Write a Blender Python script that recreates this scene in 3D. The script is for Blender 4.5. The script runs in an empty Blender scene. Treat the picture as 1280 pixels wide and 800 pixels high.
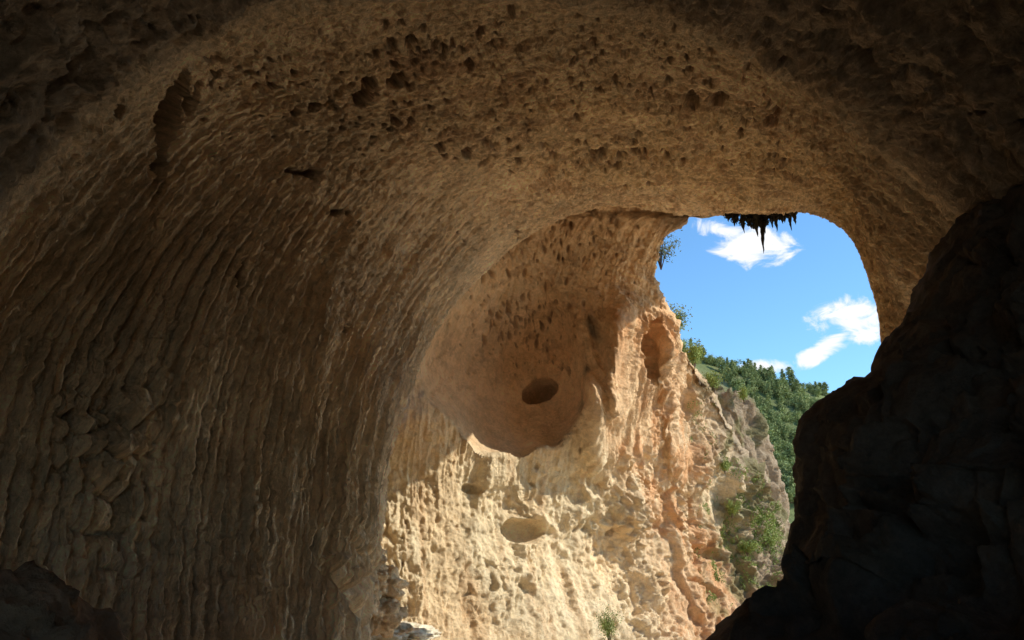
import bpy, math, random
import numpy as np
from mathutils import Vector
random.seed(7); rng=np.random.default_rng(11)
scene=bpy.context.scene; COL=scene.collection
# ------------------------------------------------------------------ camera
F=1004.4; K=2.0; PITCH=math.radians(14); CAMZ=1.7
cp,sp=math.cos(PITCH),math.sin(PITCH)
cam=bpy.data.cameras.new('camera'); camo=bpy.data.objects.new('camera',cam); COL.objects.link(camo)
cam.lens=28.25; cam.sensor_width=36; cam.clip_end=8000; cam.clip_start=0.1
camo.location=(0,0,CAMZ); camo.rotation_euler=(math.pi/2+PITCH,0,0); scene.camera=camo
def at(px,py,d):
    """direction (px,py of a 1280x800 plan of the view) and distance forward, to world metres"""
    px=np.asarray(px,float); py=np.asarray(py,float); d=np.asarray(d,float)*K
    x=(px-640)/F*d; u=(400-py)/F*d
    return np.stack([x, d*cp-u*sp, d*sp+u*cp+CAMZ],-1)
# ------------------------------------------------------------------ noise
perm=rng.permutation(256); perm=np.concatenate([perm,perm,perm]).astype(np.int32)
g=rng.normal(size=(256,3)); g/=np.linalg.norm(g,axis=1)[:,None]; g=g.astype(np.float32)
jit=rng.random((256,3)).astype(np.float32)
def pn(x,y,z):
    x,y,z=np.broadcast_arrays(np.asarray(x,np.float32),np.asarray(y,np.float32),np.asarray(z,np.float32))
    xi=np.floor(x).astype(np.int32); yi=np.floor(y).astype(np.int32); zi=np.floor(z).astype(np.int32)
    xf=x-xi; yf=y-yi; zf=z-zi
    xi&=255; yi&=255; zi&=255
    u=xf*xf*xf*(xf*(xf*6-15)+10); v=yf*yf*yf*(yf*(yf*6-15)+10); w=zf*zf*zf*(zf*(zf*6-15)+10)
    r=0
    for i in (0,1):
        for j in (0,1):
            for k in (0,1):
                h=perm[perm[perm[xi+i]+yi+j]+zi+k]; gg=g[h]
                dt=gg[...,0]*(xf-i)+gg[...,1]*(yf-j)+gg[...,2]*(zf-k)
                r=r+dt*(u if i else 1-u)*(v if j else 1-v)*(w if k else 1-w)
    return r*1.5
def worley(P,wl,sz=1.,off=0.):
    """cellular noise: (block with crevices, tilted fracture facets)"""
    q=(P*np.array([1,1,sz])/wl+off).astype(np.float32); qi=np.floor(q).astype(np.int32); qf=q-qi
    f1=np.full(q.shape[:-1],9.,np.float32); f2=f1.copy(); fac=np.zeros_like(f1)
    for i in (-1,0,1):
        for j in (-1,0,1):
            for k in (-1,0,1):
                h=perm[perm[perm[(qi[...,0]+i)&255]+((qi[...,1]+j)&255)]+((qi[...,2]+k)&255)]; jj=jit[h]
                dx=qf[...,0]-jj[...,0]-i; dy=qf[...,1]-jj[...,1]-j; dz=qf[...,2]-jj[...,2]-k
                d=dx*dx+dy*dy+dz*dz; gg=g[(h+37)&255]
                near=d<f1
                fac=np.where(near,gg[...,0]*dx+gg[...,1]*dy+gg[...,2]*dz+(jj[...,0]-.5)*.5,fac)
                f2=np.minimum(f2,np.maximum(f1,d)); f1=np.minimum(f1,d)
    e=np.sqrt(f2)-np.sqrt(f1); return np.clip(e/.45,0,1)**.6, fac*np.clip(e/.10,.25,1)
def fbm(P,wl,octs=4,gain=.5,sz=1.0,off=0.):
    r=0; a=1; f=1/wl
    for i in range(octs):
        r=r+a*pn(P[...,0]*f+off+17*i,P[...,1]*f+3.1*i,P[...,2]*f*sz+off); a*=gain; f*=2.03
    return r
def ridg(P,wl,octs=4,gain=.5,sz=1.0,off=0.):
    r=0;a=1;f=1/wl
    for i in range(octs):
        r=r+a*(1-2*np.abs(pn(P[...,0]*f+off+11*i,P[...,1]*f,P[...,2]*f*sz+off*2)));a*=gain;f*=2.1
    return r
def warpP(P,amp,wl,off=0.):
    return P+amp*np.stack([fbm(P,wl,2,off=off+1),fbm(P,wl,2,off=off+5),fbm(P,wl,2,off=off+9)],-1)
def sstep(a,b,x): 
    t=np.clip((x-a)/(b-a),0,1); return t*t*(3-2*t)
# ------------------------------------------------------------------ mesh helpers
def tag(o,label=None,cat=None,group=None,kind=None):
    if label: o['label']=label
    if cat: o['category']=cat
    if group: o['group']=group
    if kind: o['kind']=kind
    return o
def mesh_np(name,V,faces,mat,parent=None,attrs=None,smooth=True):
    me=bpy.data.meshes.new(name); n=len(V); m,k=faces.shape
    me.vertices.add(n); me.vertices.foreach_set('co',np.ascontiguousarray(V,np.float32).ravel())
    me.loops.add(m*k); me.polygons.add(m)
    me.loops.foreach_set('vertex_index',faces.astype(np.int32).ravel())
    me.polygons.foreach_set('loop_start',np.arange(0,m*k,k,dtype=np.int32))
    me.polygons.foreach_set('loop_total',np.full(m,k,np.int32))
    me.update(calc_edges=True); me.validate()
    me.polygons.foreach_set('use_smooth',np.full(len(me.polygons),smooth))
    for an,(ty,arr) in (attrs or {}).items():
        a=me.attributes.new(an,ty,'POINT')
        a.data.foreach_set('color' if ty=='FLOAT_COLOR' else 'vector',np.ascontiguousarray(arr,np.float32).ravel())
    if mat: me.materials.append(mat)
    o=bpy.data.objects.new(name,me); COL.objects.link(o)
    if parent: o.parent=parent
    return o
def grid_faces(nr,nc):
    i=np.arange(nr*nc).reshape(nr,nc)
    return np.stack([i[:-1,:-1],i[:-1,1:],i[1:,1:],i[1:,:-1]],-1).reshape(-1,4)
def grid_normals(P,eye=np.array([0,0,CAMZ])):
    a=np.gradient(P,axis=0); b=np.gradient(P,axis=1); n=np.cross(a,b)
    n/=np.linalg.norm(n,axis=-1,keepdims=True)+1e-9
    s=np.sign(np.sum(n*(eye-P),-1)); s[s==0]=1
    flip=1 if np.mean(s)>0 else -1
    return n*flip
def lerp(a,b,t): return a+(b-a)*t[...,None]
# ------------------------------------------------------------------ materials
def rock_mat(name,bump=.6,dist=.25,scale=1.0,flow=False,rough=.9,var=.55,grit=.45):
    m=bpy.data.materials.new(name); m.use_nodes=True; nt=m.node_tree; N=nt.nodes; L=nt.links
    bs=N['Principled BSDF']; bs.inputs['Roughness'].default_value=rough
    bs.inputs['Specular IOR Level'].default_value=.2
    tc=N.new('ShaderNodeTexCoord'); at_=N.new('ShaderNodeAttribute'); at_.attribute_name='tint'
    def noise(sc,det,vec,rg=.6,di=0.):
        n=N.new('ShaderNodeTexNoise'); n.inputs['Scale'].default_value=sc; n.inputs['Detail'].default_value=det
        n.inputs['Roughness'].default_value=rg; n.inputs['Distortion'].default_value=di
        L.new(vec,n.inputs['Vector']); return n.outputs['Fac']
    ob=tc.outputs['Object']
    big=noise(.09*scale,8,ob,.62,.4); mid=noise(.9*scale,8,ob,.72,.0); fine=noise(3.2*scale,5,ob,.78)
    def ramp(src,a,b,lo,hi):
        r=N.new('ShaderNodeMapRange'); r.inputs['From Min'].default_value=a; r.inputs['From Max'].default_value=b
        r.inputs['To Min'].default_value=lo; r.inputs['To Max'].default_value=hi; L.new(src,r.inputs['Value']); return r.outputs['Result']
    def mul(a,b):
        n=N.new('ShaderNodeMath'); n.operation='MULTIPLY'; L.new(a,n.inputs[0]); L.new(b,n.inputs[1]); return n.outputs[0]
    def add(a,b,k):
        n=N.new('ShaderNodeMath'); n.operation='MULTIPLY_ADD'; L.new(b,n.inputs[0]); n.inputs[1].default_value=k; L.new(a,n.inputs[2]); return n.outputs[0]
    f=mul(mul(ramp(big,.3,.7,1-var*.6,1+var*.45),ramp(mid,.3,.7,1-var*.6,1+var*.45)),ramp(fine,.3,.7,1-var*.5,1+var*.45))
    hsum=add(mid,fine,grit)
    if flow:
        fa=N.new('ShaderNodeAttribute'); fa.attribute_name='flow'
        st=noise(1.0,6,fa.outputs['Vector'],.70,.0)
        f=mul(f,ramp(st,.32,.68,.66,1.42)); hsum=add(hsum,st,.9)
    vm=N.new('ShaderNodeVectorMath'); vm.operation='SCALE'; L.new(at_.outputs['Color'],vm.inputs[0]); L.new(f,vm.inputs['Scale'])
    hs=noise(.35*scale,6,ob,.6,.8)
    mx=N.new('ShaderNodeMix'); mx.data_type='RGBA'; mx.blend_type='MULTIPLY'
    L.new(ramp(hs,.45,.7,0,1),mx.inputs[0]); L.new(vm.outputs[0],mx.inputs[6]); mx.inputs[7].default_value=(.90,.85,.80,1)
    L.new(mx.outputs[2],bs.inputs['Base Color'])
    bp=N.new('ShaderNodeBump'); bp.inputs['Strength'].default_value=bump; bp.inputs['Distance'].default_value=dist
    L.new(hsum,bp.inputs['Height']); L.new(bp.outputs[0],bs.inputs['Normal'])
    return m
M_V=rock_mat('vault_rock',1.0,.65,1.0,True,var=.42,grit=.6)
M_W=rock_mat('cliff_rock',1.0,.6,1.1,False,var=.34,grit=.5)
M_D=rock_mat('dark_boulder_rock',.8,.3,1.2,False,var=.5)
M_P=rock_mat('loose_rock',.8,.35,1.5,False)
def leaf_mat(name,c1,c2):
    m=bpy.data.materials.new(name); m.use_nodes=True; nt=m.node_tree; N=nt.nodes; L=nt.links
    bs=N['Principled BSDF']; bs.inputs['Roughness'].default_value=.7; bs.inputs['Specular IOR Level'].default_value=.2
    tc=N.new('ShaderNodeNewGeometry'); n=N.new('ShaderNodeTexNoise'); n.inputs['Scale'].default_value=.35; n.inputs['Detail'].default_value=4
    L.new(tc.outputs['Position'],n.inputs['Vector'])
    r=N.new('ShaderNodeValToRGB'); r.color_ramp.elements[0].position=.38; r.color_ramp.elements[1].position=.62
    r.color_ramp.elements[0].color=(*c1,1); r.color_ramp.elements[1].color=(*c2,1)
    L.new(n.outputs['Fac'],r.inputs[0]); L.new(r.outputs[0],bs.inputs['Base Color'])
    return m
M_PINE=leaf_mat('pine_needles',(.19,.23,.08),(.36,.40,.16))
M_OAK=leaf_mat('broad_leaves',(.24,.29,.10),(.40,.45,.18))
M_LEAF=leaf_mat('shrub_leaves',(.17,.23,.055),(.33,.40,.12))
M_BARK=leaf_mat('bark',(.10,.07,.05),(.2,.14,.1))
M_MOSS=leaf_mat('dark_roots',(.012,.010,.007),(.03,.026,.016))

AZ=math.radians(91); EL=math.radians(34.5)
SUN=np.array([math.cos(EL)*math.sin(AZ),math.cos(EL)*math.cos(AZ),math.sin(EL)])

# ------------------------------------------------------------------ near vault
C1=[(445,1000,31),(455,860,32),(462,760,33),(478,650,34),(488,560,36),(520,455,38.5),(575,368,42.0),(655,300,45.8),(745,258,47.8),(860,265,48.8),(962,267,45),(1016,264,41.6),(1064,295,38),(1097,385,36.5),(1112,475,35),(1180,560,35)]
C2=[(325,1000,20),(328,860,21),(332,760,22),(340,650,23),(350,540,24),(374,430,25),(415,325,27),(500,215,30),(620,165,32),(770,150,33),(905,167,33),(1000,195,32),(1065,240,31),(1115,330,30),(1200,400,29),(1290,460,28)]
C3=[(-200,1000,12),(-190,860,12),(-180,740,12),(-165,620,12.5),(-132,480,13),(-64,350,14),(40,225,15),(170,100,17),(330,20,19),(540,2,20.5),(760,15,21.5),(920,65,22),(1040,140,22),(1115,215,21.8),(1260,300,21),(1600,370,19)]
C4=[(-900,1400,7),(-900,1150,7),(-900,950,7),(-900,750,7),(-850,500,7),(-750,250,7.2),(-600,0,7.5),(-350,-250,8),(0,-450,8.5),(450,-520,9),(900,-500,9),(1300,-350,9),(1600,-100,9),(1800,200,8.5),(1850,500,8),(1850,900,8)]
C1,C2,C3,C4=[np.array(c,float) for c in (C1,C2,C3,C4)]
def outward(C,px,dk,da=0.):
    c=np.array([700.,450.]); v=C[:,:2]-c; v/=np.linalg.norm(v,axis=1)[:,None]
    r=C.copy(); r[:,:2]+=v*px; r[:,2]=C[:,2]*dk+da; return r
C0=outward(C1,20,1.0,1.6); C0[:5,2]+=4; C0[9,2]+=8; C0[10,2]+=9  # unseen back of the lip deepened to keep stray sun off the alcove
C3b=outward(C3,16,.92)
def catmull(C,n):
    m=len(C); u=np.linspace(0,m-1,n); i=np.clip(u.astype(int),0,m-2); f=(u-i)[:,None]
    p0=C[np.clip(i-1,0,m-1)];p1=C[i];p2=C[i+1];p3=C[np.clip(i+2,0,m-1)]
    return .5*((2*p1)+(-p0+p2)*f+(2*p0-5*p1+4*p2-p3)*f*f+(-p0+3*p1-3*p2+p3)*f**3),u
NS=1200
CS=[catmull(c,NS)[0] for c in (C0,C1,C2,C3,C3b,C4)]; sidx=np.linspace(0,15,NS)
Y=np.stack(CS,0); T=np.array([-.04,0,.33,.68,.70,1.0])
d=np.diff(Y,axis=0)/np.diff(T)[:,None,None]
mt=np.zeros_like(Y); mt[0]=d[0]; mt[-1]=d[-1]
mm=d[:-1]*d[1:]; mt[1:-1]=np.where(mm>0,2*mm/(d[:-1]+d[1:]+1e-12*np.sign(d[:-1]+d[1:]+1e-9)),0)
tt=[]
for (a,b,n) in zip(T[:-1],T[1:],(14,220,340,12,120)): tt+=list(np.linspace(a,b,n,endpoint=False))
tt=np.array(tt+[1.0]); k=np.clip(np.searchsorted(T,tt,'right')-1,0,4); h=(T[k+1]-T[k]); x=((tt-T[k])/h)[:,None,None]; hh=h[:,None,None]
G=(2*x**3-3*x**2+1)*Y[k]+(x**3-2*x**2+x)*hh*mt[k]+(-2*x**3+3*x**2)*Y[k+1]+(x**3-x**2)*hh*mt[k+1]
PX,PY,D=G[...,0],G[...,1],G[...,2]
P=at(PX,PY,D)
Tt=np.broadcast_to(tt[:,None],PX.shape); Ss=np.broadcast_to(sidx[None,:],PX.shape)
Nn=grid_normals(P)
warp=fbm(P,50,2)*.45
wr=1-.84*sstep(5.0,7.4,Ss)+.30*sstep(11,12.5,Ss)
inner=sstep(-.03,.03,Tt)
ribzone=(1-sstep(.62,.70,Tt)*.6)
brk=.35+.65*sstep(-.35,.25,pn(Tt*34,Ss*1.0,9.))
def flute(freq,ws,off):
    ph=Tt*freq+warp*freq/60+.34*pn(Tt*freq*.45,Ss*ws,off)+.03*pn(Tt*freq*.9,Ss*ws*5,off+3)
    am=.55+.75*(pn(Tt*freq*.6,Ss*ws*2.0,off+7)+.4)
    return (1-1.6*np.abs(np.sin(math.pi*ph)))*np.clip(am,.15,1.4)
r1=flute(82,.20,.5); r2=flute(160,.36,7.5); r3=1-2.4*np.abs(pn(Tt*300+warp*3,Ss*.9,17.5))
r0=pn(Tt*24+warp*.4,Ss*.20,2.2)
disp=(.42*r1*brk+.20*r2+.10*r3+.60*r0)*wr*ribzone
Pw=warpP(P,.4,2.2)
w1,f1=worley(Pw,1.25,.7,3.); w2,f2=worley(warpP(P,1.2,5.,3.),3.0,1.1,9.); w3,f3=worley(P,.55,.8,6.)
rough=.45*fbm(P,12,2)+.06*fbm(P,3.6,2,off=4)+.09*fbm(P,1.0,3,gain=.7,off=9)+.09*fbm(P,.35,1,off=2)
patchy=sstep(-.2,.3,fbm(P,8,2,off=77))
kn=(.10*(w1-.6)*(.3+.7*patchy)+.18*f3*(.5+.7*patchy)+.11*f1)
lump=np.exp(-(((PX-150)/80)**2+((PY-590)/140)**2)**1.5)
lump=lump*(.6+.4*sstep(-.3,.3,fbm(P,5,2,off=66)))
lumpn=((w1-.5)*1.1+(w2-.5)*.9+.7*f2+.45*f1+.3*fbm(P,.8,3,gain=.6))*lump
low=np.exp(-(((PX-440)/50)**2+((PY-730)/60)**2))*((w2-.8)*1.4+.8*f2)
ceil_=sstep(5.5,8,Ss)
scaly=(.16*(w1-.5)+.26*f2+.20*f1+.12*f3)*ceil_*(.20+.80*sstep(-.2,.4,fbm(P,12,2,off=31)))
rim=sstep(.68,.72,Tt)
strata=.22*(1-2*np.abs(pn(Tt*60+warp*1.2,Ss*.8,23.)))*ceil_*(1-rim)
layers=rim*(.5*pn(Tt*40+warp,Ss*.9,11.)+.3*(1-2*np.abs(pn(Tt*70+warp*1.5,Ss*1.6,4.)))+.5*f2+.15*(w1-.5))
disp=disp*(1-.7*lump)+rough+kn+lumpn+low+scaly+layers+strata
disp=disp*(1-.65*sstep(11.5,12.5,Ss)*(1-sstep(.02,.12,Tt)))
# pits
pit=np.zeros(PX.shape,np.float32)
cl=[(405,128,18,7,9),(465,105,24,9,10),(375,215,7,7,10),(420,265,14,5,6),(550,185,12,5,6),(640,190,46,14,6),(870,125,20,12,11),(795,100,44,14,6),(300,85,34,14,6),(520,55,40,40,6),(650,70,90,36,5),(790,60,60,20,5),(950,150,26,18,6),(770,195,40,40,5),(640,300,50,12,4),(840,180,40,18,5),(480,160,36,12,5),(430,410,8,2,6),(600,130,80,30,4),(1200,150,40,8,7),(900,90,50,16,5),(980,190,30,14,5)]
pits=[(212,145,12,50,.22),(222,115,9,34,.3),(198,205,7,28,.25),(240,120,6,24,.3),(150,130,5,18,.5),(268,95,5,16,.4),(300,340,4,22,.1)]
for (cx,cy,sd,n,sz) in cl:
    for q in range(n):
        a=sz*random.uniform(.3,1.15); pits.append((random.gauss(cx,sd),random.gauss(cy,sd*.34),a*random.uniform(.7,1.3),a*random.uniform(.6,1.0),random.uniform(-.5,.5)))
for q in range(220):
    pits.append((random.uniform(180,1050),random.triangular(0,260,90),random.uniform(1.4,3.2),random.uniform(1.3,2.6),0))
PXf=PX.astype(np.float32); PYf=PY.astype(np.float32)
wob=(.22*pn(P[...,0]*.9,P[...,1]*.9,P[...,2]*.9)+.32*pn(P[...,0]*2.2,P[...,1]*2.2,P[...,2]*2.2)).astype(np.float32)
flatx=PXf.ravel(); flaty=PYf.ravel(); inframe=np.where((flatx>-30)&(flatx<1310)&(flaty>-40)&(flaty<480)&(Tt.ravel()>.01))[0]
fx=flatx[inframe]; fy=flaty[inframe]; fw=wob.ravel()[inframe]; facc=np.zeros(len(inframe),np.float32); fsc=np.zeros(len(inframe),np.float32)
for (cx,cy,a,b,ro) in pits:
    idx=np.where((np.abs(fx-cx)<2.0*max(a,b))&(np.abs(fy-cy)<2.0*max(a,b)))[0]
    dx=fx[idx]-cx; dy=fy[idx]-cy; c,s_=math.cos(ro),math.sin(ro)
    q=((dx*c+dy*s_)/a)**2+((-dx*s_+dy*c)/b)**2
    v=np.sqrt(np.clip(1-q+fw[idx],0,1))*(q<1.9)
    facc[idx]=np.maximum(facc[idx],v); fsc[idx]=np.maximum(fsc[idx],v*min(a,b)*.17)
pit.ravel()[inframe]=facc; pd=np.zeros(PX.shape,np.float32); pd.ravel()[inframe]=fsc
disp=disp-pd
P2=P+Nn*(disp*inner)[...,None]
base=np.array([.98,.715,.44]); grey=np.array([.70,.54,.38]); orange=np.array([.99,.71,.41]); dark=np.array([.44,.33,.23])
tint=np.broadcast_to(base,P.shape).copy()
tint=lerp(tint,orange,sstep(7,9,Ss)*(1-sstep(.35,.6,Tt)))
n1=fbm(P,14,3,off=30); tint=lerp(tint,grey,sstep(.1,.6,n1)*.30)
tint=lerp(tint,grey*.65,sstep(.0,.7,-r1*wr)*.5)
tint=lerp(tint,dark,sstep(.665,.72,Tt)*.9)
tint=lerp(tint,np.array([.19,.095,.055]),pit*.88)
patch=sstep(.16,.48,fbm(P,2.2,5,gain=.7,off=50)+.5*fbm(P,16,2,off=7))*sstep(6,8,Ss)*(1-sstep(.6,.7,Tt))
tint=lerp(tint,np.array([.50,.28,.16]),patch*.5)
last=P2[-1]; ext=[]; NE=16
for j in range(1,NE+1):
    q=last.copy(); q[:,1]-=j*2.6; sc=1-.006*j; q[:,0]*=sc; q[:,2]=q[:,2]*sc
    q+= (fbm(q,9,3)*.9)[:,None]; ext.append(q)
ext=np.stack(ext,0)
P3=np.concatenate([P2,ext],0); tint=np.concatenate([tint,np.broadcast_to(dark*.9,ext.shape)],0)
rate=.9+13*sstep(5.0,8.0,sidx)-6*sstep(11,13,sidx); fy_=np.cumsum(rate)*(sidx[1]-sidx[0])
FY=np.broadcast_to(fy_[None,:],PX.shape)
flow=np.stack([Tt*180,FY,0*Ss],-1); flow=np.concatenate([flow,np.stack([np.broadcast_to((1+np.arange(1,NE+1)*.04)[:,None]*180,ext.shape[:2]),np.broadcast_to(fy_,ext.shape[:2]),np.zeros(ext.shape[:2])],-1)],0)
nr,nc=P3.shape[:2]
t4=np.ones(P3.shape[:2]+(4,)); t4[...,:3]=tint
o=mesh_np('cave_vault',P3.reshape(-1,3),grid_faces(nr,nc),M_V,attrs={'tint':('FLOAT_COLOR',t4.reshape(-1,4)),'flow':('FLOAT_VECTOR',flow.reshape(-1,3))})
tag(o,'fluted brown limestone cave vault arching overhead with dark pits','cave wall',kind='structure')

# ------------------------------------------------------------------ far wall beyond the vault
cw=np.array([(640,180,52),(740,200,50),(850,200,50),(940,200,50),(560,250,48),(930,262,49),(560,340,44),(640,290,46.6),(740,245,47),(800,245,47.6),(850,258,48.2),(700,300,49.2),(770,300,49.2),(820,300,49),(820,340,50),(600,350,46.5),(650,340,49.4),(700,380,50.6),(540,430,43.5),(520,520,41.5),(780,380,49.3),(770,440,48.8),(750,500,47.6),(740,540,47),(850,440,53),(820,420,50.5),(810,500,51),(880,480,55.5),(920,510,59),(500,600,41),(560,560,42.5),(640,590,44.5),(700,600,46.5),(500,700,39),(600,700,42),(700,700,46),(800,700,51),(900,700,56),(970,700,59.5),(800,600,51),(860,560,54.5),(930,600,59.5),(975,630,62.5),(480,800,37),(600,800,39.5),(700,800,43),(800,800,47.5),(900,800,51),(980,800,53),(480,950,34),(700,950,38),(980,950,50),(400,600,43),(400,800,39),(420,400,44),(400,950,36),(450,250,48)],float)
def tps_fit(c):
    n=len(c); X=c[:,:2]/100; r=np.linalg.norm(X[:,None]-X[None],axis=-1); A=np.where(r>0,r*r*np.log(r+1e-9),0)+np.eye(n)*.15
    Q=np.concatenate([np.ones((n,1)),X],1); M=np.block([[A,Q],[Q.T,np.zeros((3,3))]])
    w=np.linalg.solve(M,np.concatenate([c[:,2],[0,0,0]])); return X,w
TX,TW=tps_fit(cw)
def wdepth0(px,py):
    px=np.asarray(px,float)/100; py=np.asarray(py,float)/100; r=0*px+TW[-3]+TW[-2]*px+TW[-1]*py
    for i,(a,b) in enumerate(TX):
        q=(px-a)**2+(py-b)**2; r=r+TW[i]*.5*q*np.log(q+1e-12)
    return r
def ell(px,py,cx,cy,a,b,ro=0):
    c,s=math.cos(ro),math.sin(ro); dx=px-cx; dy=py-cy
    return ((dx*c+dy*s)/a)**2+((-dx*s+dy*c)/b)**2
def bowlf(px,py):
    """round domed hollow, soft at the top, with an uneven lower ledge rising to the left"""
    wx=5*np.sin(px*.033+py*.02)+3*np.sin(py*.07+1); wy=5*np.sin(px*.05+.5)+2.5*np.sin(px*.13+2)
    wy=wy+26*(1-sstep(545,640,px))
    H=np.where(py<475,140.,100.)
    q=((px+wx-634)/106.)**2+((py+wy*sstep(480,530,py)-475)/H)**2
    return np.clip(1-q,0,1)**.62*(.30+.70*sstep(345,450,py))
def wdepth(px,py):
    d=wdepth0(px,py)+5.0*bowlf(px,py)
    d=d-2.2*np.exp(-((px-770-(450-py)*.07)/14)**2)*sstep(370,410,py)*(1-sstep(500,550,py))
    d=d-1.3*np.exp(-((px-744)/13)**2)*sstep(440,490,py)*(1-sstep(560,600,py))
    d=d-1.0*np.exp(-((px-836-(500-py)*-.12)/11)**2)*sstep(400,440,py)*(1-sstep(560,620,py))
    return d
NR,NC=600,500
py=np.linspace(175,980,NR)[:,None]; 
xr_pts=np.array([(150,940),(262,935),(267,890),(271,865),(283,842),(300,828),(330,818),(345,815),(362,820),(385,832),(420,844),(440,854),(460,872),(480,888),(500,900),(540,914),(580,934),(620,954),(660,972),(700,988),(760,1010),(990,1030)],float)
xl_pts=np.array([(150,520),(260,500),(340,470),(440,440),(560,420),(700,390),(990,370)],float)
xr=np.interp(py,xr_pts[:,0],xr_pts[:,1]); xl=np.interp(py,xl_pts[:,0],xl_pts[:,1])
u=np.linspace(0,1,NC)[None,:]; px=xl+(xr-xl)*u; py=np.broadcast_to(py,px.shape).copy()
Dw=wdepth(px,py)
ex=12; kx=np.arange(1,ex+1)[None,:]
px2=np.concatenate([px,px[:,-1:]-kx*2.0],1); py2=np.concatenate([py,np.repeat(py[:,-1:],ex,1)],1); D2=np.concatenate([Dw,Dw[:,-1:]+kx*1.3],1)
P=at(px2,py2,D2); Nn=grid_normals(P)
bowl=bowlf(px2,py2)
lower=sstep(550,630,py2-.05*(px2-640)); outer=sstep(830,900,px2)
Pw=warpP(P,.9,5.,5.)
_,fa=worley(Pw,9.,.6,1.); wb,fb=worley(Pw,3.6,.75,5.); wc,fc=worley(warpP(P,.3,1.5,2.),1.5,.8,8.); _,fd=worley(P,.75,.9,3.)
disp=1.2*fbm(P,13,2,off=2)+.4*fbm(P,5,2,off=5,sz=.7)+.2*fbm(P,2.2,2,off=8)+.20*fbm(P,.9,3,gain=.65,off=1)
rm=.45+.95*sstep(-.25,.35,fbm(P,9,3,off=37))
crag=2.4*fa+rm*(1.3*fb+.80*fc+.48*fd+.2*(wb-.6))
Px_,Py_,Pz_=P[...,0],P[...,1],P[...,2]
drip=(1-2.2*np.abs(pn(Px_*.5+.3*Py_,Py_*.1,Pz_*.05)))*.7+(1-2.2*np.abs(pn(Px_*1.2+.7*Py_,2.,Pz_*.1)))*.45+(1-2*np.abs(pn(Px_*2.4+1.4*Py_,5.,Pz_*.2)))*.28
topz=1-sstep(360,470,py2)
but=sstep(735,760,px2)*(1-sstep(860,900,px2))*(1-sstep(600,680,py2))
ang=np.arctan2(px2-650,py2-300); inb=sstep(0,.25,bowl)
rad_=.48*(1-2*np.abs(pn(ang*9,Pz_*.05,4.)))+.30*(1-2*np.abs(pn(ang*19,Pz_*.10,8.)))
disp=disp*(.4+.6*np.maximum(lower,outer))+crag*(.12+.38*lower+.50*outer+.30*sstep(735,780,px2)*(1-outer))*(1-topz*.5)*(1-.8*inb)+drip*(.36+.22*but)*(1-outer*.6)*(1-lower*.40)*(1-inb)*(1-topz*.4)+rad_*inb*.6*(1-sstep(480,520,py2))
r_arc=np.sqrt(ell(px2,py2,690,560,1,1.))
disp=disp+topz*(1-inb)*(.35*pn(r_arc*.10,ang*4,1.)+.2*pn(r_arc*.24,ang*7,3.)+.15*fd+.15*fc)
for (cx,cy,a,b,ro,dep,nn) in [(660,664,25,16,.1,4.2,.3),(676,490,26,13,-.35,4.5,.35),(596,611,12,6,.2,1.0,.5),(885,690,28,7,.3,2.2,.6),(880,735,26,7,.35,2,.6),(812,440,17,42,.08,3.4,.7),(722,610,14,28,.3,1.0,.6),(862,500,9,34,.1,1.6,.6)]:
    q=ell(px2,py2,cx,cy,a,b,ro)+nn*fbm(P,3,3,off=cx)+.3*nn*fb; disp=disp-dep*np.sqrt(np.clip(1-q,0,1))
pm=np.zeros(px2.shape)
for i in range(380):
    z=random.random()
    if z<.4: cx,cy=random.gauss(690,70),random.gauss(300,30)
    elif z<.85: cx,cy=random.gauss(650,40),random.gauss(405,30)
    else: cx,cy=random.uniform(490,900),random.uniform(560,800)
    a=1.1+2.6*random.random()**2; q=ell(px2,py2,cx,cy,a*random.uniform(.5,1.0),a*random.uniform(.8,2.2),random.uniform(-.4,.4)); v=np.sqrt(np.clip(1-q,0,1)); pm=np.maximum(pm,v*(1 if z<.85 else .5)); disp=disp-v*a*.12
edge=1-sstep(NC-3,NC+8,np.broadcast_to(np.arange(NC+ex)[None,:],px2.shape))*.6
P2=P+Nn*(disp*edge)[...,None]
cream=np.array([1.0,.81,.53]); tan=np.array([.92,.65,.37]); org=np.array([.86,.46,.22]); gr=np.array([.43,.32,.21]); br=np.array([.98,.65,.38])
tint=np.broadcast_to(cream,P.shape).copy()
wn=fbm(P,9,4,off=21)
tint=lerp(tint,tan,sstep(-.1,.5,wn)*.55)
vs=pn(Px_*.5+.3*Py_,0.,Pz_*.05)+.6*pn(Px_*1.4+.8*Py_,3.,Pz_*.1)
tint=lerp(tint,np.array([.74,.47,.25]),sstep(.1,.6,vs)*.45)
tint=lerp(tint,np.array([.98,.68,.40]),1-sstep(470,590,py2+20*wn))
tint=lerp(tint,br,sstep(0,.5,bowl)*.6)
ob=np.exp(-((px2-(798+(py2-420)*.25+35*wn))/52)**2)*sstep(340,420,py2)
tint=lerp(tint,org,np.clip(ob*(.35+1.1*sstep(-.3,.5,fbm(P,3,5,gain=.65,off=44,sz=.4))),0,1)*.85)
ob2=np.exp(-(((px2-895)/55)**2+((py2-745)/60)**2)); tint=lerp(tint,org*.85,np.clip(ob2+.3*ob2*wn,0,1)*.7)
tint=lerp(tint,gr,sstep(860,915,px2+35*wn-(py2-500)*.20)*.88)
gn=sstep(.0,.35,fbm(P,6,4,off=91))*sstep(860,910,px2); tint=lerp(tint,np.array([.24,.23,.09]),gn*.65)
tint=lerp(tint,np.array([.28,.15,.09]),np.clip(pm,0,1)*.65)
tint=lerp(tint,np.array([.52,.30,.17]),sstep(.15,.55,fbm(P,2.2,5,gain=.7,off=71)+.5*pn(ang*14,Pz_*.08,2.)*inb)*(1-sstep(450,530,py2))*.45)
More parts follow.
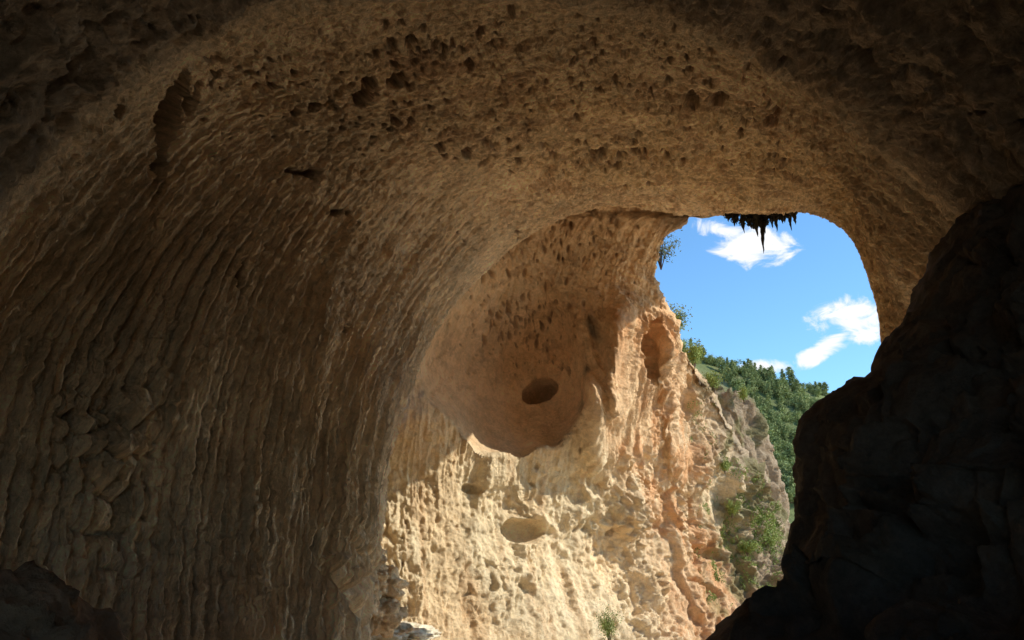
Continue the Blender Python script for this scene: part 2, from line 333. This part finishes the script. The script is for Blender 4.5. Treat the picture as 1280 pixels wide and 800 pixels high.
stain=sstep(.0,.4,fbm(P,6,3,off=60))*np.exp(-((px2-738)/12)**2)*sstep(370,420,py2)*(1-sstep(520,560,py2)); tint=lerp(tint,np.array([.2,.17,.12]),stain)
t4=np.ones(P.shape[:2]+(4,)); t4[...,:3]=tint
o=mesh_np('sunlit_cliff_wall',P2.reshape(-1,3),grid_faces(*P2.shape[:2]),M_W,attrs={'tint':('FLOAT_COLOR',t4.reshape(-1,4))})
tag(o,'pale sunlit limestone wall with a hollow alcove beyond the arch','cliff',kind='structure')
Wpts=P2; Wn=grid_normals(P2)

# ------------------------------------------------------------------ grey crag at the outer end of the wall
py=np.linspace(490,760,170)[:,None]
xr=np.interp(py,[490,497,503,520,545,575,600,630,660,760],[922,930,938,943,950,962,972,983,990,1010]); xl=np.interp(py,[488,500,760],[910,880,860])
u=np.linspace(0,1,100)[None,:]; px=xl+(xr-xl)*u; py=np.broadcast_to(py,px.shape); Dc=65+(px-930)*.03+3*np.abs(u-.5)**2*4
ex=8; kx=np.arange(1,ex+1)[None,:]
P=at(np.concatenate([px,px[:,-1:]-kx*2.],1),np.concatenate([py,np.repeat(py[:,-1:],ex,1)],1),np.concatenate([Dc,Dc[:,-1:]+kx*1.5],1))
Nn=grid_normals(P); _,wa=worley(P,9,.35,2.); wb,fb=worley(P,3.,.5,2.); _,fc=worley(P,1.2,.6,2.)
P2=P+Nn*(2.0*wa+1.3*fb+.5*fc+.5*fbm(P,3,4,gain=.6)+.5*ridg(P,7,2,sz=.3))[...,None]
tint=np.broadcast_to(np.array([.40,.30,.20]),P.shape).copy(); tint=lerp(tint,np.array([.20,.20,.08]),sstep(.0,.35,fbm(P,5,4,off=9))*.7)
t4=np.ones(P.shape[:2]+(4,)); t4[...,:3]=tint
o=mesh_np('grey_crag',P2.reshape(-1,3),grid_faces(*P2.shape[:2]),M_W,attrs={'tint':('FLOAT_COLOR',t4.reshape(-1,4))})
tag(o,'grey crag standing behind the outer end of the sunlit wall','cliff',kind='structure')

# ------------------------------------------------------------------ right foreground boulder
py=np.linspace(195,1100,400)[:,None]
be=np.array([(195,1325),(215,1288),(245,1238),(275,1196),(320,1164),(365,1143),(405,1124),(435,1104),(462,1086),(486,1054),(503,1024),(522,1001),(556,991),(600,998),(650,994),(690,982),(735,968),(765,935),(805,885),(900,840),(1100,760)],float)
xl=np.interp(py,be[:,0],be[:,1]); NCb=340; u=np.linspace(0,1,NCb)[None,:]; xr=1720
px=xl+(xr-xl)*u**1.25; py=np.broadcast_to(py,px.shape).copy()
w=np.clip((px-xl)/260,0,1)
Db=19-5.5*np.sqrt(np.clip(1-(1-w)**2,0,1))-6.0*sstep(0,1,(px-xl)/700)-2.5*sstep(400,1000,py)
ex=14; kx=np.arange(1,ex+1)[None,:]
px2=np.concatenate([px[:,:1]+kx[:,::-1]*5,px],1); py2=np.concatenate([np.repeat(py[:,:1],ex,1)+kx[:,::-1]*2,py],1); Db=np.concatenate([Db[:,:1]+kx[:,::-1]*.5,Db],1)
P=at(px2,py2,Db); Nn=grid_normals(P)
wa,fa=worley(warpP(P,.5,6.,1.),5.,1.,1.); wb,fb=worley(warpP(P,.15,2.,1.),2.0,1.3,4.); _,fc=worley(P,.8,1.,4.)
disp=.2*(wa-.6)+1.9*fa+.8*fb+.22*fc+.5*fbm(P,5,2,off=6)+.14*fbm(P,1.5,4,gain=.6,off=6)+.4*pn(P[...,0]*.08,P[...,1]*.08,P[...,2]*.5)
P2=P+Nn*(disp*(.30+.70*np.clip(np.abs(px2-xl)/70,0,1)))[...,None]
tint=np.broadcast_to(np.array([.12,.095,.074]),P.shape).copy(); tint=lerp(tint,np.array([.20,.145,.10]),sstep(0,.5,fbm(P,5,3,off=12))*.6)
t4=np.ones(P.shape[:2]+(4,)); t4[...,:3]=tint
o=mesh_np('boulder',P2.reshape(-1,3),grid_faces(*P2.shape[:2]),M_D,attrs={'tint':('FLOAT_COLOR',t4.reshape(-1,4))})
tag(o,'huge black shadowed boulder rising up the right side in front of the sky opening','boulder')

# ------------------------------------------------------------------ loose rocks
import bmesh
def rock_blob(name,c,r,seed,tintc,mat,sub=5,amp=.35,rot=0,cell=.8):
    bm=bmesh.new(); bmesh.ops.create_icosphere(bm,subdivisions=sub,radius=1); 
    V=np.array([v.co[:] for v in bm.verts]); Fc=np.array([[v.index for v in f.verts] for f in bm.faces]); bm.free()
    n=V.copy(); wv,fv=worley(V,cell,1.,seed); _,fv2=worley(V,cell*.3,1.,seed+2); V=V+n*(amp*.9*fv+amp*.3*fv2+amp*.6*fbm(V+seed*3,.9,5,gain=.55))[:,None]
    V=V*np.array(r); ca,sa=math.cos(rot),math.sin(rot)
    V=np.stack([V[:,0]*ca-V[:,1]*sa,V[:,0]*sa+V[:,1]*ca,V[:,2]],-1)
    t=np.ones((len(V),4)); t[:,:3]=tintc
    o=mesh_np(name,V,Fc,mat,attrs={'tint':('FLOAT_COLOR',t)}); o.location=c; return o
o=rock_blob('boulder',tuple(at(-95,915,8.2)),(3.6,2.8,3.4),3,(.42,.25,.14),M_D,6,.24,0,.6); tag(o,'dark rough boulder in the bottom left corner sloping down to the right','boulder')
spots=[(460,700,33.4,1.4,1.5,1.1,'brown rock lump topmost on the ledge at the foot of the fluted wall'),(472,729,33.5,2.0,1.8,1.3,'widest brown rock of the ledge jutting over the sunlit wall'),(444,746,32.1,2.2,1.8,1.6,'dark brown rock under the ledge at the foot of the fluted wall'),(472,766,33.0,2.0,1.7,1.4,'lowest brown rock of the ledge beside the sunlit wall')]
for i,(a,b,dd,rx,ry,rz,l) in enumerate(spots):
    o=rock_blob('rock',tuple(at(a,b,dd)),(rx,ry,rz),10+i*3,(.90,.65,.40),M_P,5,.45,i,.5); tag(o,l,'rock')
for i,(a,b,dd,rx,ry,rz,l) in enumerate([(470,798,34.5,2.6,2.0,.7,'pale flat sunlit slab at the bottom, left of the sunlit wall'),(510,792,35.5,2.6,2.0,.8,'pale sunlit slab at the bottom, right of the flat slab'),(448,782,33.8,.9,.8,.5,'small pale rock at the bottom edge behind the slabs')]):
    o=rock_blob('rock',tuple(at(a,b,dd)),(rx,ry,rz),40+i*3,(.95,.84,.64),M_P,5,.6,i); tag(o,l,'rock')

# ------------------------------------------------------------------ ground, floor, hillside
def grid_xy(xs,ys,zf):
    X,Yy=np.meshgrid(xs,ys); Z=zf(X,Yy); return np.stack([X,Yy,Z],-1)
def simple(name,P,tintc,mat,label,cat):
    t=np.ones(P.shape[:2]+(4,)); t[...,:3]=tintc
    o=mesh_np(name,P.reshape(-1,3),grid_faces(*P.shape[:2]),mat,attrs={'tint':('FLOAT_COLOR',t.reshape(-1,4))}); tag(o,label,cat,kind='structure'); return o
sv=np.linspace(-1,1,181); spc=np.sinh(sv*5.4)/np.sinh(5.4)*4500
# raised bank added unseen behind the boulder, to bounce sunlight into the vault
simple('ground',grid_xy(spc+30,spc+60,lambda x,y:-15.8+(5.3*sstep(14,22,x)+5.2*sstep(22,32,x))*(1-sstep(72,88,y))*sstep(22,36,y)*(1-sstep(130,200,x))),(.94,.75,.50),M_P,'pale stony ground outside the cave','ground')
Pf=grid_xy(np.linspace(-45,22,120),np.linspace(-60,34,160),lambda x,y:-np.clip(y-3,0,31)*.53)
Pf[...,2]+=fbm(Pf,6,4)*.35
simple('cave_floor',Pf,(.66,.51,.34),M_P,'dark rocky floor sloping down into the cave','ground')
rx_=[560,700,780,840,870,900,960,1000,1035,1100,1250,1650]; ry_=[380,395,415,432,444,455,470,484,496,536,610,690]
hx=np.linspace(560,1650,220)[None,:]; ht=np.linspace(0,1,120)[:,None]
ridge=np.interp(hx,rx_,ry_)
hy=ridge+ht**1.1*(960-ridge); hd=158-(158-72)*ht**.8+0*hx
def hill_pt(a,t):
    r=np.interp(a,rx_,ry_); return at(a,r+t**1.1*(960-r),158-86*t**.8)
Ph=at(np.broadcast_to(hx,hy.shape),hy,hd); Ph[...,2]+=fbm(Ph,40,3)*2.0
back=Ph[:1].copy(); back[...,1]+=260; back[...,2]-=90
Ph=np.concatenate([back,Ph],0)
tc_=np.ones(Ph.shape[:2]+(4,)); n=fbm(Ph,18,4,off=5); tc_[...,:3]=lerp(np.broadcast_to(np.array([.17,.20,.075]),Ph.shape),np.array([.28,.26,.13]),sstep(.2,.7,n))
o=mesh_np('hills',Ph.reshape(-1,3),grid_faces(*Ph.shape[:2]),M_P,attrs={'tint':('FLOAT_COLOR',tc_.reshape(-1,4))}); tag(o,'green wooded hillside beyond the cave mouth','hill',kind='structure')

# ------------------------------------------------------------------ trees and shrubs
def tube(pts,rad,seg=6):
    V=[];Fc=[]
    for i,(p,r) in enumerate(zip(pts,rad)):
        for j in range(seg):
            a=2*math.pi*j/seg; V.append((p[0]+math.cos(a)*r,p[1]+math.sin(a)*r,p[2]))
        if i:
            for j in range(seg): Fc.append(((i-1)*seg+j,(i-1)*seg+(j+1)%seg,i*seg+(j+1)%seg,i*seg+j))
    return np.array(V),np.array(Fc)
def leaves(centres,size,seed):
    r=np.random.default_rng(seed); n=len(centres)
    a=r.normal(size=(n,3)); a/=np.linalg.norm(a,axis=1)[:,None]; b=np.cross(a,r.normal(size=(n,3))); b/=np.linalg.norm(b,axis=1)[:,None]
    s=size*r.uniform(.6,1.4,(n,1)); V=np.stack([centres-a*s,centres+b*s*.5,centres+a*s,centres-b*s*.5],1).reshape(-1,3)
    return V,np.arange(4*n).reshape(n,4)
def pine(seed,wide=1.):
    r=np.random.default_rng(seed); H=6.5*r.uniform(.85,1.2); root=bpy.data.objects.new('pine_tree',None); COL.objects.link(root)
    V,Fc=tube([(0,0,0),(.05,0,H*.5),(0,.05,H*.95)],[.16,.1,.02]); mesh_np('trunk',V,Fc,M_BARK,root)
    C=[]
    for k in range(46):
        h=H*(.10+.88*(k/46)); R=((1-(h/H))**.65*2.1*r.uniform(.3,1.2)+.12)*wide; a=r.uniform(0,6.28)
        for q in range(22):
            f=r.uniform(.15,1); C.append((math.cos(a)*R*f+r.normal()*.24,math.sin(a)*R*f+r.normal()*.24,h-R*f*.2+r.normal()*.2))
    V,Fc=leaves(np.array(C),.25,seed); mesh_np('crown',V,Fc,M_PINE,root,smooth=False); return root
def oak(seed):
    r=np.random.default_rng(seed); H=4.4*r.uniform(.85,1.15); root=bpy.data.objects.new('broadleaf_tree',None); COL.objects.link(root)
    V,Fc=tube([(0,0,0),(.1,0,H*.4),(.15,.1,H*.8)],[.2,.13,.03]); mesh_np('trunk',V,Fc,M_BARK,root)
    C=[]
    for k in range(12):
        c=np.array([r.normal()*H*.26,r.normal()*H*.26,H*r.uniform(.3,.9)]); C.append(c+r.normal(size=(95,3))*H*.12)
    V,Fc=leaves(np.concatenate(C),.25,seed); mesh_np('crown',V,Fc,M_OAK,root,smooth=False); return root
def bush(seed,H,name='shrub',label='',cat='shrub',mat=None,wide=.6,n=1500,leaf=.13,group=None):
    r=np.random.default_rng(seed); root=bpy.data.objects.new(name,None); COL.objects.link(root)
    Vs=[];Fs=[];off=0;C=[]
    for k in range(9):
        a=r.uniform(0,6.28); e=r.uniform(.1,1)*wide*H; top=H*r.uniform(.55,1)
        pts=[(0,0,-.2*H),(math.cos(a)*e*.35,math.sin(a)*e*.35,top*.45),(math.cos(a)*e,math.sin(a)*e,top)]
        V,Fc=tube(pts,[.035*H*.6,.02*H*.6,.004*H],5); Vs.append(V);Fs.append(Fc+off);off+=len(V)
        m=n//9; f=r.uniform(.35,1.05,m)[:,None]; p=np.array(pts[2])*f; p+=r.normal(size=(m,3))*H*.11; C.append(p)
    mesh_np('stem',np.concatenate(Vs),np.concatenate(Fs),M_BARK,root)
    V,Fc=leaves(np.concatenate(C),leaf,seed); mesh_np('foliage',V,Fc,mat or M_LEAF,root,smooth=False)
    tag(root,label,cat,group); return root
def copy_tree(o):
    c=o.copy(); COL.objects.link(c)
    for ch in o.children:
        d_=ch.copy(); COL.objects.link(d_); d_.parent=c
    return c
protos=[pine(1),pine(2,1.25),pine(3,.85),pine(4,1.1),pine(5,1.),oak(6),oak(7),oak(8)]
used=[False]*8
cand=[]
for i in range(54): cand.append((850+i*3.9+random.uniform(-4,4),random.uniform(0,.02),1))
for i in range(290):
    v=random.random()**.9; xa=random.uniform(888+v*85,1042-v*34); cand.append((xa,.012+v*.33,0))
for i,(a,t,sky_) in enumerate(cand):
    q=random.randrange(5) if random.random()<(.75 if sky_ else .5) else random.randrange(5,8)
    if not used[q]: o=protos[q]; used[q]=True
    else: o=copy_tree(protos[q])
    p=hill_pt(a,t); o.location=(p[0],p[1],p[2]-.8); s=random.uniform(.45,1.0)*(1.25 if random.random()<.2 else 1) if sky_ else random.uniform(.6,1.2); o.scale=(s*random.uniform(.9,1.25),s*1.1,s*random.uniform(.85,1.15)); o.rotation_euler=(random.uniform(-.06,.06),random.uniform(-.06,.06),random.uniform(0,6.28))
    if q<5:
        if sky_: tag(o,'small green pine on the skyline ridge of the far hillside','tree','pines along the far ridge')
        else: tag(o,'small green pine on the slope of the far hillside below the ridge','tree','pines on the far slope')
    else:
        if sky_: tag(o,'small rounded leafy tree on the skyline ridge of the far hillside','tree','rounded trees along the far ridge')
        else: tag(o,'small rounded light green tree on the slope of the far hillside','tree','rounded trees on the far slope')
def put(o,px_,py_,dd,s=1): 
    p=at(px_,py_,dd); o.location=tuple(p); o.scale=(s,s,s)
def wd(a,b): return float(wdepth(np.array(a,float),np.array(b,float)))
put(bush(21,3.8,'shrub','sparse green shrub clinging to the upper left rim of the sky opening','shrub',n=1200,leaf=.13),826,330,50.5)
put(bush(22,4.2,'tree','small leafy tree standing on the rim step left of the sky, below the rim shrub','tree',n=1500,leaf=.14,wide=.4),846,420,53.5)
put(bush(23,3.4,'tree','round green tree at the cliff top where the hillside meets the rock','tree',n=1900,leaf=.15),868,458,57)
put(bush(24,3.0,'shrub','green shrub on the grey cliff edge above the crag','shrub',n=1400,leaf=.13),892,488,59)
put(bush(25,2.4,'shrub','dark shrub on top of the grey crag','shrub',n=900,leaf=.13),930,502,64)
put(bush(26,3.0,'shrub','bright green bush at the bottom, growing before the sunlit wall','shrub',n=1900,leaf=.08,wide=.5),762,800,42.6)
for i,(a,b,h_,l) in enumerate([(915,645,2.0,'leftmost green shrub of the clump on the lower cliff'),(940,660,2.6,'largest green shrub in the clump on the lower cliff'),(962,645,2.2,'uppermost right shrub of the clump on the lower cliff'),(962,688,2.4,'lower right shrub of the clump on the lower cliff'),(934,692,1.8,'lowest left shrub of the clump on the lower cliff'),(906,590,1.5,'small lone shrub above the clump on the lower cliff'),(960,750,2.0,'small shrub at the cliff foot beside the black boulder')]):
    put(bush(30+i,h_,'shrub',l,'shrub',n=1800,leaf=.11,wide=.9,group='shrubs on the lower cliff'),a,b,wd(a,b)-.7)
C=[]; r_=np.random.default_rng(14)
sel=[]
for q in range(90000):
    a=r_.uniform(870,990); b=r_.uniform(500,760)
    i=int((b-175)/805*(NR-1)); x0=np.interp(b,xl_pts[:,0],xl_pts[:,1]); x1=np.interp(b,xr_pts[:,0],xr_pts[:,1]); j=int((a-x0)/(x1-x0)*(NC-1))
    if j>=NC-1 or j<0: continue
    sel.append((i,j,a,b))
sel=np.array(sel); Pc=Wpts[sel[:,0].astype(int),sel[:,1].astype(int)]; Nc=Wn[sel[:,0].astype(int),sel[:,1].astype(int)]
den=fbm(Pc,3,4,gain=.6,off=91)+.75*np.exp(-(((sel[:,2]-948)/36)**2+((sel[:,3]-660)/48)**2))-.42
keep=den>r_.uniform(-.05,.35,len(den)); Pc=Pc[keep]+Nc[keep]*r_.uniform(.02,.5,(keep.sum(),1)); 
Pc=Pc[:17000]; org_=Pc.mean(0); V,Fc=leaves(Pc-org_,.12,19); o=mesh_np('scrub',V,Fc,M_LEAF,smooth=False); o.location=tuple(org_); tag(o,'low green scrub clinging to the ledges of the lower outer cliff','scrub',kind='stuff')

# ------------------------------------------------------------------ stalactites
def LD(a): return float(np.interp(a,[862,962,1016],[48.4,45.0,41.6]))-.5
def stal(px_,top,length,wd_,dd,label,group,seed):
    r=random.Random(seed); n=14; pts=[];rad=[];L=length*dd*K/F; W=wd_*dd*K/F*.5; c=at(px_,top,dd)
    dx=dy=0
    for i in range(n):
        t=i/(n-1); dx+=r.uniform(-1,1)*W*.12; dy+=r.uniform(-1,1)*W*.12
        pts.append((dx,dy,-L*t)); rad.append(max(.015,W*(1-t)**.8*r.uniform(.75,1.25)))
    V,Fc=tube(pts,rad,9); o=mesh_np('stalactite',V,Fc,M_MOSS); o.location=tuple(c); tag(o,label,'stalactite',group)
stal(951,258,62,12,LD(951),'longest dark stalactite hanging from the arch lip against the sky','stalactites on the arch lip',1)
stal(986,256,34,9,LD(986),'dark stalactite set apart at the right end of the fringe on the arch lip','stalactites on the arch lip',2)
for i,(a,l) in enumerate([(908,22),(915,29),(921,27),(928,38),(934,34),(941,44),(946,40),(957,38),(963,31),(968,36),(974,26),(979,24),(992,26)]):
    stal(a,256,l,11,LD(a)+.3*((i%3)-1),'short dark stalactite in the crowded fringe hanging from the arch lip','short stalactites on the arch lip',i+5)
C=[]; r_=np.random.default_rng(4)
for (a0,sd,ln) in [(910,5,9),(918,5,14),(928,5,18),(936,4,18),(943,5,22),(951,4,19),(958,4,17),(966,4,13),(974,4,10),(985,4,8)]:
    for i in range(460):
        t=r_.random()**1.3; C.append(at(a0+r_.normal()*sd*(1-t*.7),256+t*(ln+8),LD(a0)+r_.normal()*.3))
C=np.array(C); org_=C.mean(0); V,Fc=leaves(C-org_,.17,9); o=mesh_np('hanging_moss',V,Fc,M_MOSS,smooth=False); o.location=tuple(org_); tag(o,'ragged dark mat of moss and roots on the arch lip above the stalactites','moss',kind='stuff')

# ------------------------------------------------------------------ light and sky
sl=bpy.data.lights.new('sun','SUN'); sl.energy=5; sl.angle=math.radians(.53); sl.color=(1,.94,.81)
so=bpy.data.objects.new('sun',sl); COL.objects.link(so); so.rotation_euler=Vector((-SUN[0],-SUN[1],-SUN[2])).to_track_quat('-Z','Y').to_euler()
wd_=bpy.data.worlds.new('World'); scene.world=wd_; wd_.use_nodes=True; nt=wd_.node_tree; N=nt.nodes; L=nt.links
bg=N['Background']; sk=N.new('ShaderNodeTexSky'); sk.sky_type='NISHITA'; sk.sun_disc=False; sk.sun_elevation=EL; sk.sun_rotation=AZ
sk.dust_density=.4; sk.ozone_density=2.0
bg.inputs['Strength'].default_value=.15
tc=N.new('ShaderNodeTexCoord'); dirv=tc.outputs['Generated']
def val(op,a,b=None,c=None):
    n=N.new('ShaderNodeMath'); n.operation=op
    for i,vv in enumerate((a,b,c)):
        if vv is None: continue
        if isinstance(vv,(int,float)): n.inputs[i].default_value=vv
        else: L.new(vv,n.inputs[i])
    return n.outputs[0]
def dot(v,w):
    n=N.new('ShaderNodeVectorMath'); n.operation='DOT_PRODUCT'; L.new(v,n.inputs[0]); n.inputs[1].default_value=tuple(w); return n.outputs['Value']
nz=N.new('ShaderNodeTexNoise'); nz.inputs['Scale'].default_value=24; nz.inputs['Detail'].default_value=10; nz.inputs['Roughness'].default_value=.62; nz.inputs['Distortion'].default_value=.6
mp=N.new('ShaderNodeMapping'); mp.inputs['Scale'].default_value=(1,1,1.8); L.new(dirv,mp.inputs['Vector']); L.new(mp.outputs[0],nz.inputs['Vector'])
nzf=nz.outputs['Fac']
tot=None
cz=np.array([0,0,CAMZ])
for (cx,cy,a,b,ro,st) in [(903,288,42,12,.35,1.7),(944,309,50,24,.15,2.6),(1060,396,50,24,.0,2.8),(1080,416,28,16,0,1.6),(1042,424,34,12,-.6,2.2),(1022,442,40,11,-.35,1.5),(955,459,36,11,.0,3.6)]:
    c=at(cx,cy,1)-cz; c/=np.linalg.norm(c); rt=np.cross(c,[0,0,1]); rt/=np.linalg.norm(rt); up=np.cross(rt,c)
    e1=(rt*math.cos(ro)-up*math.sin(ro))/(a/F); e2=(rt*math.sin(ro)+up*math.cos(ro))/(b/F)
    A=dot(dirv,e1); B=dot(dirv,e2); rr=val('ADD',val('MULTIPLY',A,A),val('MULTIPLY',B,B)); q=val('SUBTRACT',1.0,rr)
    q=val('MULTIPLY',q,.45*st); front=val('GREATER_THAN',dot(dirv,c),.5)
    q=val('ADD',q,val('MULTIPLY',val('SUBTRACT',nzf,.5),4.2)); q=val('MULTIPLY',q,front)
    lim=val('MINIMUM',1.0,val('MAXIMUM',0.0,val('SUBTRACT',2.3,rr))); q=val('MULTIPLY',q,lim)
    tot=q if tot is None else val('MAXIMUM',tot,q)
mr=N.new('ShaderNodeMapRange'); mr.interpolation_type='SMOOTHSTEP'; mr.inputs['From Min'].default_value=.0; mr.inputs['From Max'].default_value=1.0; L.new(tot,mr.inputs['Value'])
mx=N.new('ShaderNodeMix'); mx.data_type='RGBA'; L.new(mr.outputs[0],mx.inputs[0])
tintn=N.new('ShaderNodeMix'); tintn.data_type='RGBA'; tintn.blend_type='MULTIPLY'; tintn.inputs[0].default_value=1; L.new(sk.outputs[0],tintn.inputs[6]); tintn.inputs[7].default_value=(.82,1.22,1.48,1)
L.new(tintn.outputs[2],mx.inputs[6]); mx.inputs[7].default_value=(7.0,7.1,7.3,1)
L.new(mx.outputs[2],bg.inputs['Color'])
scene.view_settings.view_transform='Standard'; scene.view_settings.look='None'; scene.view_settings.exposure=0
